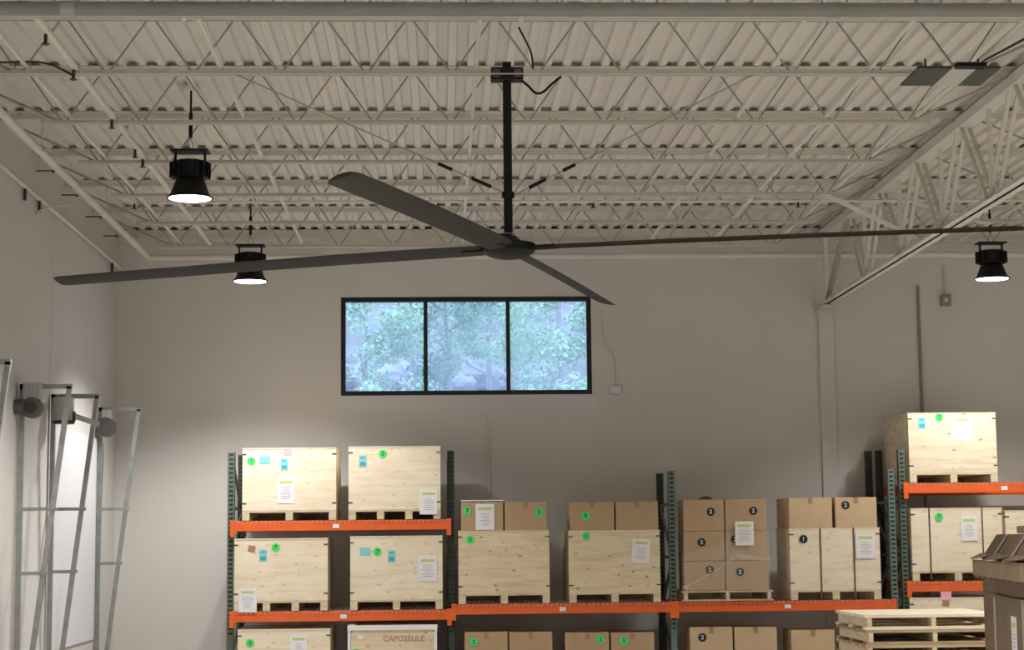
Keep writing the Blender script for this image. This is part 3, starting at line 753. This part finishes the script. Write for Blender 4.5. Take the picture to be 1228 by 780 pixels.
MB().bar((0.01, -.010, .03), (fwid*.46, -.010, hh*.40), .004, .014).build('twisted_film', M['film2'], t_)
MB().bar((fwid*.46, -.010, hh*.40), (fwid*.62, -.010, hh*.62), .004, .05).build('twisted_film', M['film2'], t_)
MB().bar((fwid*.55, -.010, hh*.60), (fwid*.99, -.010, hh*.52), .004, .035).build('twisted_film', M['film2'], t_)
MB().lathe([(0, -.03), (.03, -.01), (.035, .01), (0, .03)], 8, (.03, -.012, .03)).build('film_knot', M['film2'], t_)
tdoc = doc(None, at(892.5, 640, Y=20.49).x, 20.478, at(892.5, 640, Y=20.48).z, .21, .27)
tdoc.name = 'shipping_document'; tag(tdoc, 'white document stuck across the shrink-wrapped cartons', 'document')
q = at(848, 598, Y=20.5); o = MB().lathe([(0, 0), (.09, .002), (.07, .022), (.03, .035), (0, .04)], 14).build('plastic_scrap', M['dark'], None, loc=(q.x, 20.62, lv[2]+.001)); tag(o, 'small dark scrap lying on top of the wrapped load', 'scrap')

# ------------------------------------------------------------------ pallet stack in front, right
ps0 = at(1037, 738, Y=16.2); zt_ = ps0.z; hp = .132
k = 0; z = zt_-hp; words2 = ['topmost pale', 'second from top worn', 'third from top', 'fourth from top', 'fifth from top', 'sixth from top', 'seventh from top', 'eighth from top', 'ninth from top', 'tenth from top', 'eleventh from top', 'twelfth from top']
nst = int(zt_/hp); z0s = zt_-nst*hp
for k in range(nst):
    zz = zt_-(k+1)*hp
    if k < 5 or True:
        pallet(f'{words2[k]} wooden pallet of the stack before the racks', ps0.x+rnd.uniform(-.01, .01)*(k > 0), 16.2+rnd.uniform(0, .02), zz if k < nst-1 else zz, 1.24, 1.2, hp-.001, m=('pallet', 'pallet2', 'pallet')[k % 3] if k else 'ply', group='pallets in the stack before the racks', n=9, th=.027, back=True)
MB_ = MB().box(0, 1.2, 0, 1.15, 0, max(z0s-.001, .01)).build('dunnage_board', M['pallet2'], None, loc=(ps0.x+.01, 16.22, 0)); tag(MB_, 'thick wooden board on the floor beneath the pallet stack', 'board')

# ------------------------------------------------------------------ brown load at the right edge
O = Vector((3.53, 12.0, 0)); rz = math.atan2(-.987, -.16)      # local +x runs along the visible face towards the camera
u = Vector((-.16, -.987, 0)).normalized(); v = Vector((.987, -.16, 0)).normalized()
def zpx(px, py, t): return at(px, py, Y=(O+u*t).y).z
def ubox(name, label, cat, t0, t1, z0, z1, dep, m, v0=0, group=None, parent=None, rx=0, bev=.006):
    # box on the face: along u from t0 to t1, depth towards v
    e = thing(name, label, cat, O+u*t0+v*v0+Vector((0, 0, z0)), rz, group)
    MB().box(0, t1-t0, 0, dep, 0, z1-z0).build('body', m, e, bevel=bev)
    e.rotation_euler = (rx, 0, rz); return e
zc0 = zpx(1169, 690, 0); zc1 = zpx(1169, 672.5, 0); zb1 = zpx(1171, 709, 0)
gB = 'brown load at the right edge'
e = ubox('tall_carton', 'tall brown carton at the right edge with grey corner strips, left part', 'cardboard box', .02, .62, 0, zb1, .9, M['card3'], .05, gB)
MB().box(.55, .61, -.006, 0, 0, zb1).build('edge_strip', M['silver'], e)
e = ubox('tall_carton', 'tall brown carton at the bottom right corner with a green-headed label', 'cardboard box', .66, 2.0, 0, zb1, .9, M['card3'], .03, gB)
MB().box(.0, .05, -.006, 0, 0, zb1-.02).build('edge_strip', M['silver'], e)
MB().box(1.14, 1.22, -.006, 0, 0, zb1).build('edge_strip', M['silver'], e)
zl = zpx(1209, 768, 1.45); dd = doc(e, .82, -.004, zl, .20, .27)
e = thing('wood_pallet', 'dark worn pallet between the tall brown cartons and the pale trays', 'pallet', O+Vector((0, 0, zb1+.001)), rz, None)
hp2 = zc0-zb1-.003
for k in range(3): MB().box(.02, 2.1, .05+k*.4, .10+k*.4, .0, hp2-.015).build('stringer', M['card3'], e)
for k in range(8): MB().box(.0+k*.27, .22+k*.27, 0, 1.0, hp2-.015, hp2).build('deck_board', M['card3'], e)
for i, (t0, t1) in enumerate(((0, .56), (.575, 1.53), (1.545, 2.2))):
    e = ubox('flat_carton', ['short pale carton at the left end of the tray row', 'long pale carton in the middle of the tray row', 'pale carton of the tray row cut by the right edge'][i], 'cardboard box', t0, t1, zc0, zc1, .8, M['card4'], -.01, gB)
    MB().box(.004, t1-t0-.004, .0, .01, zc1-zc0, zc1-zc0+.008).build('rim', M['card4'], e)
zA = zc1+.01
for i, (t0, t1) in enumerate(((.12, .75), (.82, 1.5), (1.55, 2.2))):
    e = thing('brown_bundle', ['leaning dark brown box with silver tape, left on the tray row', 'leaning dark brown box with silver tape, middle of the tray row', 'leaning dark brown box at the right edge on the tray row'][i], 'cardboard box', O+u*t0+v*.03+Vector((0, 0, zA)), rz, gB)
    L = t1-t0; hA = .16
    mb = MB().raw([(0, 0, 0), (L, 0, 0), (L, .5, 0), (0, .5, 0), (.05, .10, hA), (L+.02, .10, hA), (L+.02, .5, hA), (.05, .5, hA)], [(0, 1, 2, 3), (4, 5, 6, 7), (0, 1, 5, 4), (1, 2, 6, 5), (2, 3, 7, 6), (3, 0, 4, 7)])
    mb.build('body', M['card3'], e, bevel=.006)
    for q_ in (L*.78, ):
        MB().raw([(q_, -.003, .005), (q_+.10, -.003, .005), (q_+.13, .0965, hA), (q_+.03, .0965, hA)], [(0, 1, 2, 3)]).raw([(q_, -.006, .005), (q_+.10, -.006, .005), (q_+.13, .0935, hA), (q_+.03, .0935, hA)], [(0, 1, 2, 3)]).build('silver_tape', M['silver'], e)
    MB().raw([(-.06, -.06, -.0), (L*.8, -.07, .012), (L*.8, .0, .03), (0, .0, .03), (-.06, -.06, .008), (L*.8, -.07, .02), (L*.8, .0, .038), (0, .0, .038)], [(0, 1, 2, 3), (4, 5, 6, 7), (0, 1, 5, 4), (1, 2, 6, 5), (2, 3, 7, 6), (3, 0, 4, 7)]).build('loose_flap', M['card3'], e)
e = ubox('flat_carton', 'pale flat carton lying on top of the brown load', 'cardboard box', .9, 2.2, zA+.165, zA+.21, .35, M['card4'], .15, gB)

# ------------------------------------------------------------------ tapered steel stands by the left wall
def stand(y, label, rungs, x0=XL+.04, wtop=.455, ztop=1.46):
    t_ = thing('steel_stand', label, 'steel frame', (x0, y, 0), 0, 'galvanised stands by the left wall')
    zt_ = ztop+H; w = .044; zj = .36
    MB().box(-w/2, w/2, -w/2, w/2, 0, zt_).build('wall_rail', M['galv'], t_)
    MB().bar((.02, 0, zj), (wtop, 0, zt_-w/2), w, w, (0, 1, 0)).build('outer_rail', M['galv'], t_)
    MB().box(-w/2, wtop+w/2, -w/2, w/2, zt_-w, zt_).build('top_bar', M['galv'], t_)
    for z in rungs:
        xo = .02+(wtop-.02)*(z-zj)/(zt_-zj)+.045
        MB().box(w/2, xo, -.017-.012, .012, z-.016, z+.016).build('rung', M['galv'], t_)
    MB().box(-.03, .10, -.05, .05, 0, .012).build('foot_plate', M['galv'], t_)
    return t_
ys = [at(24, 600, X=XL+.04).y, at(62, 600, X=XL+.04).y, at(119, 600, X=XL+.04).y]
stand(14.38, 'galvanised tapered stand cut off at the left picture edge', (2.6, 1.9))
for y, lab, px, r1, r2 in ((ys[0], 'galvanised tapered stand nearest of the three whole ones at left', 50, 611, 688), (ys[1], 'galvanised tapered stand in the middle of the three at left', 80, 611, 686), (ys[2], 'galvanised tapered stand farthest of the three, by the room corner', 135, 611, 676)):
    stand(y, lab, (at(px, r1, Y=y).z, at(px, r2, Y=y).z), ztop=at(px, {50: 461, 80: 473, 135: 489}[px], Y=y).z-H, wtop=.43)
# fan motors hung on the stands
p = at(40, 490, Y=ys[0]-.05)
t_ = thing('fan_motor', 'dark round gear motor on the nearest whole stand, barrel pointing left', 'motor', (p.x, ys[0]-.10, p.z), 0, 'motors on the stands')
MB().tube((0, -.05, 0), (0, .06, 0), .095, 24).build('gear_case', M['motor'], t_, True)
MB().tube((0, -.056, 0), (0, -.05, 0), .055, 20).build('cover_disc', M['dark'], t_, True)
MB().tube((-.30, -.02, .01), (-.06, -.02, .01), .068, 20).tube((-.31, -.02, .01), (-.30, -.02, .01), .055, 20).build('motor_barrel', M['motor'], t_, True)
MB().box(-.08, .08, -.03, .055, .08, .235).build('hanger_plate', M['canm'], t_)
mb = MB()
for k in range(6): mb.box(-.07+k*.026, -.062+k*.026, -.036, -.03, .09, .22)
mb.build('fins', M['galv'], t_)
p = at(77, 492, Y=ys[1]-.1)
t_ = thing('fan_motor', 'pale grey upright can motor with dark rim on the middle stand', 'motor', (p.x, ys[1]-.13, p.z), 0, 'motors on the stands')
MB().tube((0, 0, -.11), (0, 0, .12), .10, 24).build('can', M['canm'], t_, True)
MB().tube((0, 0, -.14), (0, 0, -.11), .108, 24, .108).build('rim', M['dark'], t_, True)
MB().bar((.10, .02, -.06), (.33, .1, -.14), .03, .05).build('arm', M['canm'], t_)
MB().box(.09, .115, -.03, .03, -.12, -.02).build('clamp', M['dark'], t_)
p = at(128, 513, Y=ys[2]-.05)
t_ = thing('fan_motor', 'dark round motor on the farthest stand', 'motor', (p.x, ys[2]-.09, p.z), 0, 'motors on the stands')
MB().tube((0, -.05, 0), (0, .06, 0), .11, 24).build('gear_case', M['motor'], t_, True)
MB().tube((-.17, 0, -.0), (-.07, 0, .0), .05, 16).build('motor_barrel', M['dark'], t_, True)
MB().box(-.05, .05, .0, .055, .09, .20).build('hanger_plate', M['canm'], t_)
# white sheet between the stands, leaning against the wall
pa, pb = at(66, 600, X=XL+.025), at(116, 600, X=XL+.025)
zt_ = at(95, 520, X=XL+.03).z
t_ = MB().box(0, .012, 0, pb.y-pa.y, 0, zt_-at(95, 772, X=XL+.02).z).build('white_panel', M['panel'], None, loc=(XL+.006, pa.y, at(95, 772, X=XL+.02).z)); 

# ------------------------------------------------------------------ outside the window: wooded slope
n_ = 40; vs = []; fs = []
def hz(x, y): return max(0, (y-25)*.5)+.35*math.sin(x*.8+y*.5)+.25*math.sin(x*1.9-y*.8)-.5
for j in range(n_+1):
    for i in range(n_+1):
        x = -14+32*i/n_; y = 23.2+36*j/n_; vs.append((x, y, hz(x, y)))
for j in range(n_):
    for i in range(n_): a_ = j*(n_+1)+i; fs.append((a_, a_+1, a_+n_+2, a_+n_+1))
o = MB().raw(vs, fs).build('hillside', M['hill'], None, True); tag(o, 'rocky slope rising outside the window', 'hillside', kind='structure')
lr = random.Random(5)
def tree(x, y, h, cr, label, lm, nl=7000, tr=.07):
    z = hz(x, y); t_ = thing('tree', label, 'tree', (x, y, z-.1), 0, 'trees outside the window')
    mb = MB(); top = Vector((lr.uniform(-.3, .3), lr.uniform(-.2, .2), h*.9)); mb.tube((0, 0, 0), top*.5, tr, 8, tr*.7, False).tube(top*.5, top, tr*.7, 8, tr*.25)
    for k in range(7):
        s_ = top*(.4+.08*k); an = lr.uniform(0, 6.28); mb.tube(s_, s_+Vector((math.cos(an)*cr*.7, math.sin(an)*cr*.7, cr*.4)), tr*.35, 5, tr*.12)
    mb.build('trunk', M['bark'], t_, True)
    mb = MB()
    blobs = [(Vector((lr.uniform(-1, 1)*cr*.8, lr.uniform(-1, 1)*cr*.6, h*lr.uniform(.42, 1.05))), cr*lr.uniform(.16, .34)) for _ in range(34)]
    for k in range(nl):
        c, r = blobs[k % 34]
        d = Vector((lr.gauss(0, 1), lr.gauss(0, 1), lr.gauss(0, 1))).normalized()*r*lr.uniform(.5, 1)
        p = c+d; s_ = lr.uniform(.025, .055); a = Vector((lr.uniform(-1, 1), lr.uniform(-1, 1), lr.uniform(-1, 1))).normalized(); b = a.orthogonal().normalized()
        mb.raw([p-a*s_, p+b*s_*.6, p+a*s_, p-b*s_*.6], [(0, 1, 2, 3)])
    me = bpy.data.meshes.new('foliage'); me.from_pydata(mb.v, [], mb.f); me.materials.append(lm)
    f = put('foliage', me, t_); f['kind'] = 'stuff'
for x, y, h, cr, lab, lm in ((-1.3, 31, 5.0, 1.2, 'slim tree with pale trunk seen through the left window pane', 'leaf2'), (-2.6, 33, 5.2, 1.5, 'bushy tree at the left end of the window view', 'leaf'),
                             (.3, 32, 5.0, 1.3, 'tree with a thin trunk seen through the middle pane', 'leaf'), (1.0, 34.5, 4.6, 1.6, 'broad tree behind the middle pane, farther up the slope', 'leaf2'),
                             (2.1, 30.5, 4.6, 1.3, 'dense leafy tree filling the right window pane', 'leaf2'), (3.4, 33, 5.4, 1.6, 'dark leafy tree at the right end of the window view', 'leaf'),
                             (-.5, 37, 5, 1.9, 'wide tree high on the slope behind the left pane', 'leaf'), (2.6, 38, 5, 2.0, 'wide tree high on the slope behind the right pane', 'leaf2')):
    tree(x, y, h, cr, lab, M[lm])
for i, (px, py, r) in enumerate(((430, 462, .5), (462, 463, .38), (492, 458, .45), (540, 466, .4), (575, 462, .5), (640, 468, .35))):
    d = at(px, py, Y=1.0)-Vector((0, 0, H)); t1 = 24.0
    while H+d.z*t1 > hz(d.x*t1, t1) and t1 < 50: t1 += .1
    x, y = d.x*t1, t1; mb = MB(); prof_ = []
    bm = bmesh.new(); bmesh.ops.create_icosphere(bm, subdivisions=3, radius=r)
    for v_ in bm.verts:
        c = v_.co; k = 1+.22*math.sin(c.x*7/r+i)+.18*math.sin(c.y*6/r+2*i)*math.cos(c.z*5/r); v_.co = Vector((c.x*k*1.3, c.y*k, c.z*k*.75))
    me = bpy.data.meshes.new('boulder'); bm.to_mesh(me); bm.free(); me.materials.append(M['rock'])
    tag(put('boulder', me, None, (x, y, hz(x, y)+r*.2)), f'pale boulder on the slope, {["first", "second", "third", "fourth", "fifth", "sixth"][i]} from the left through the window', 'rock', 'boulders outside the window')

# the leaning white panel
wp = bpy.data.objects['white_panel']; tag(wp, 'flat white panel fixed on the left wall behind the stands', 'panel')
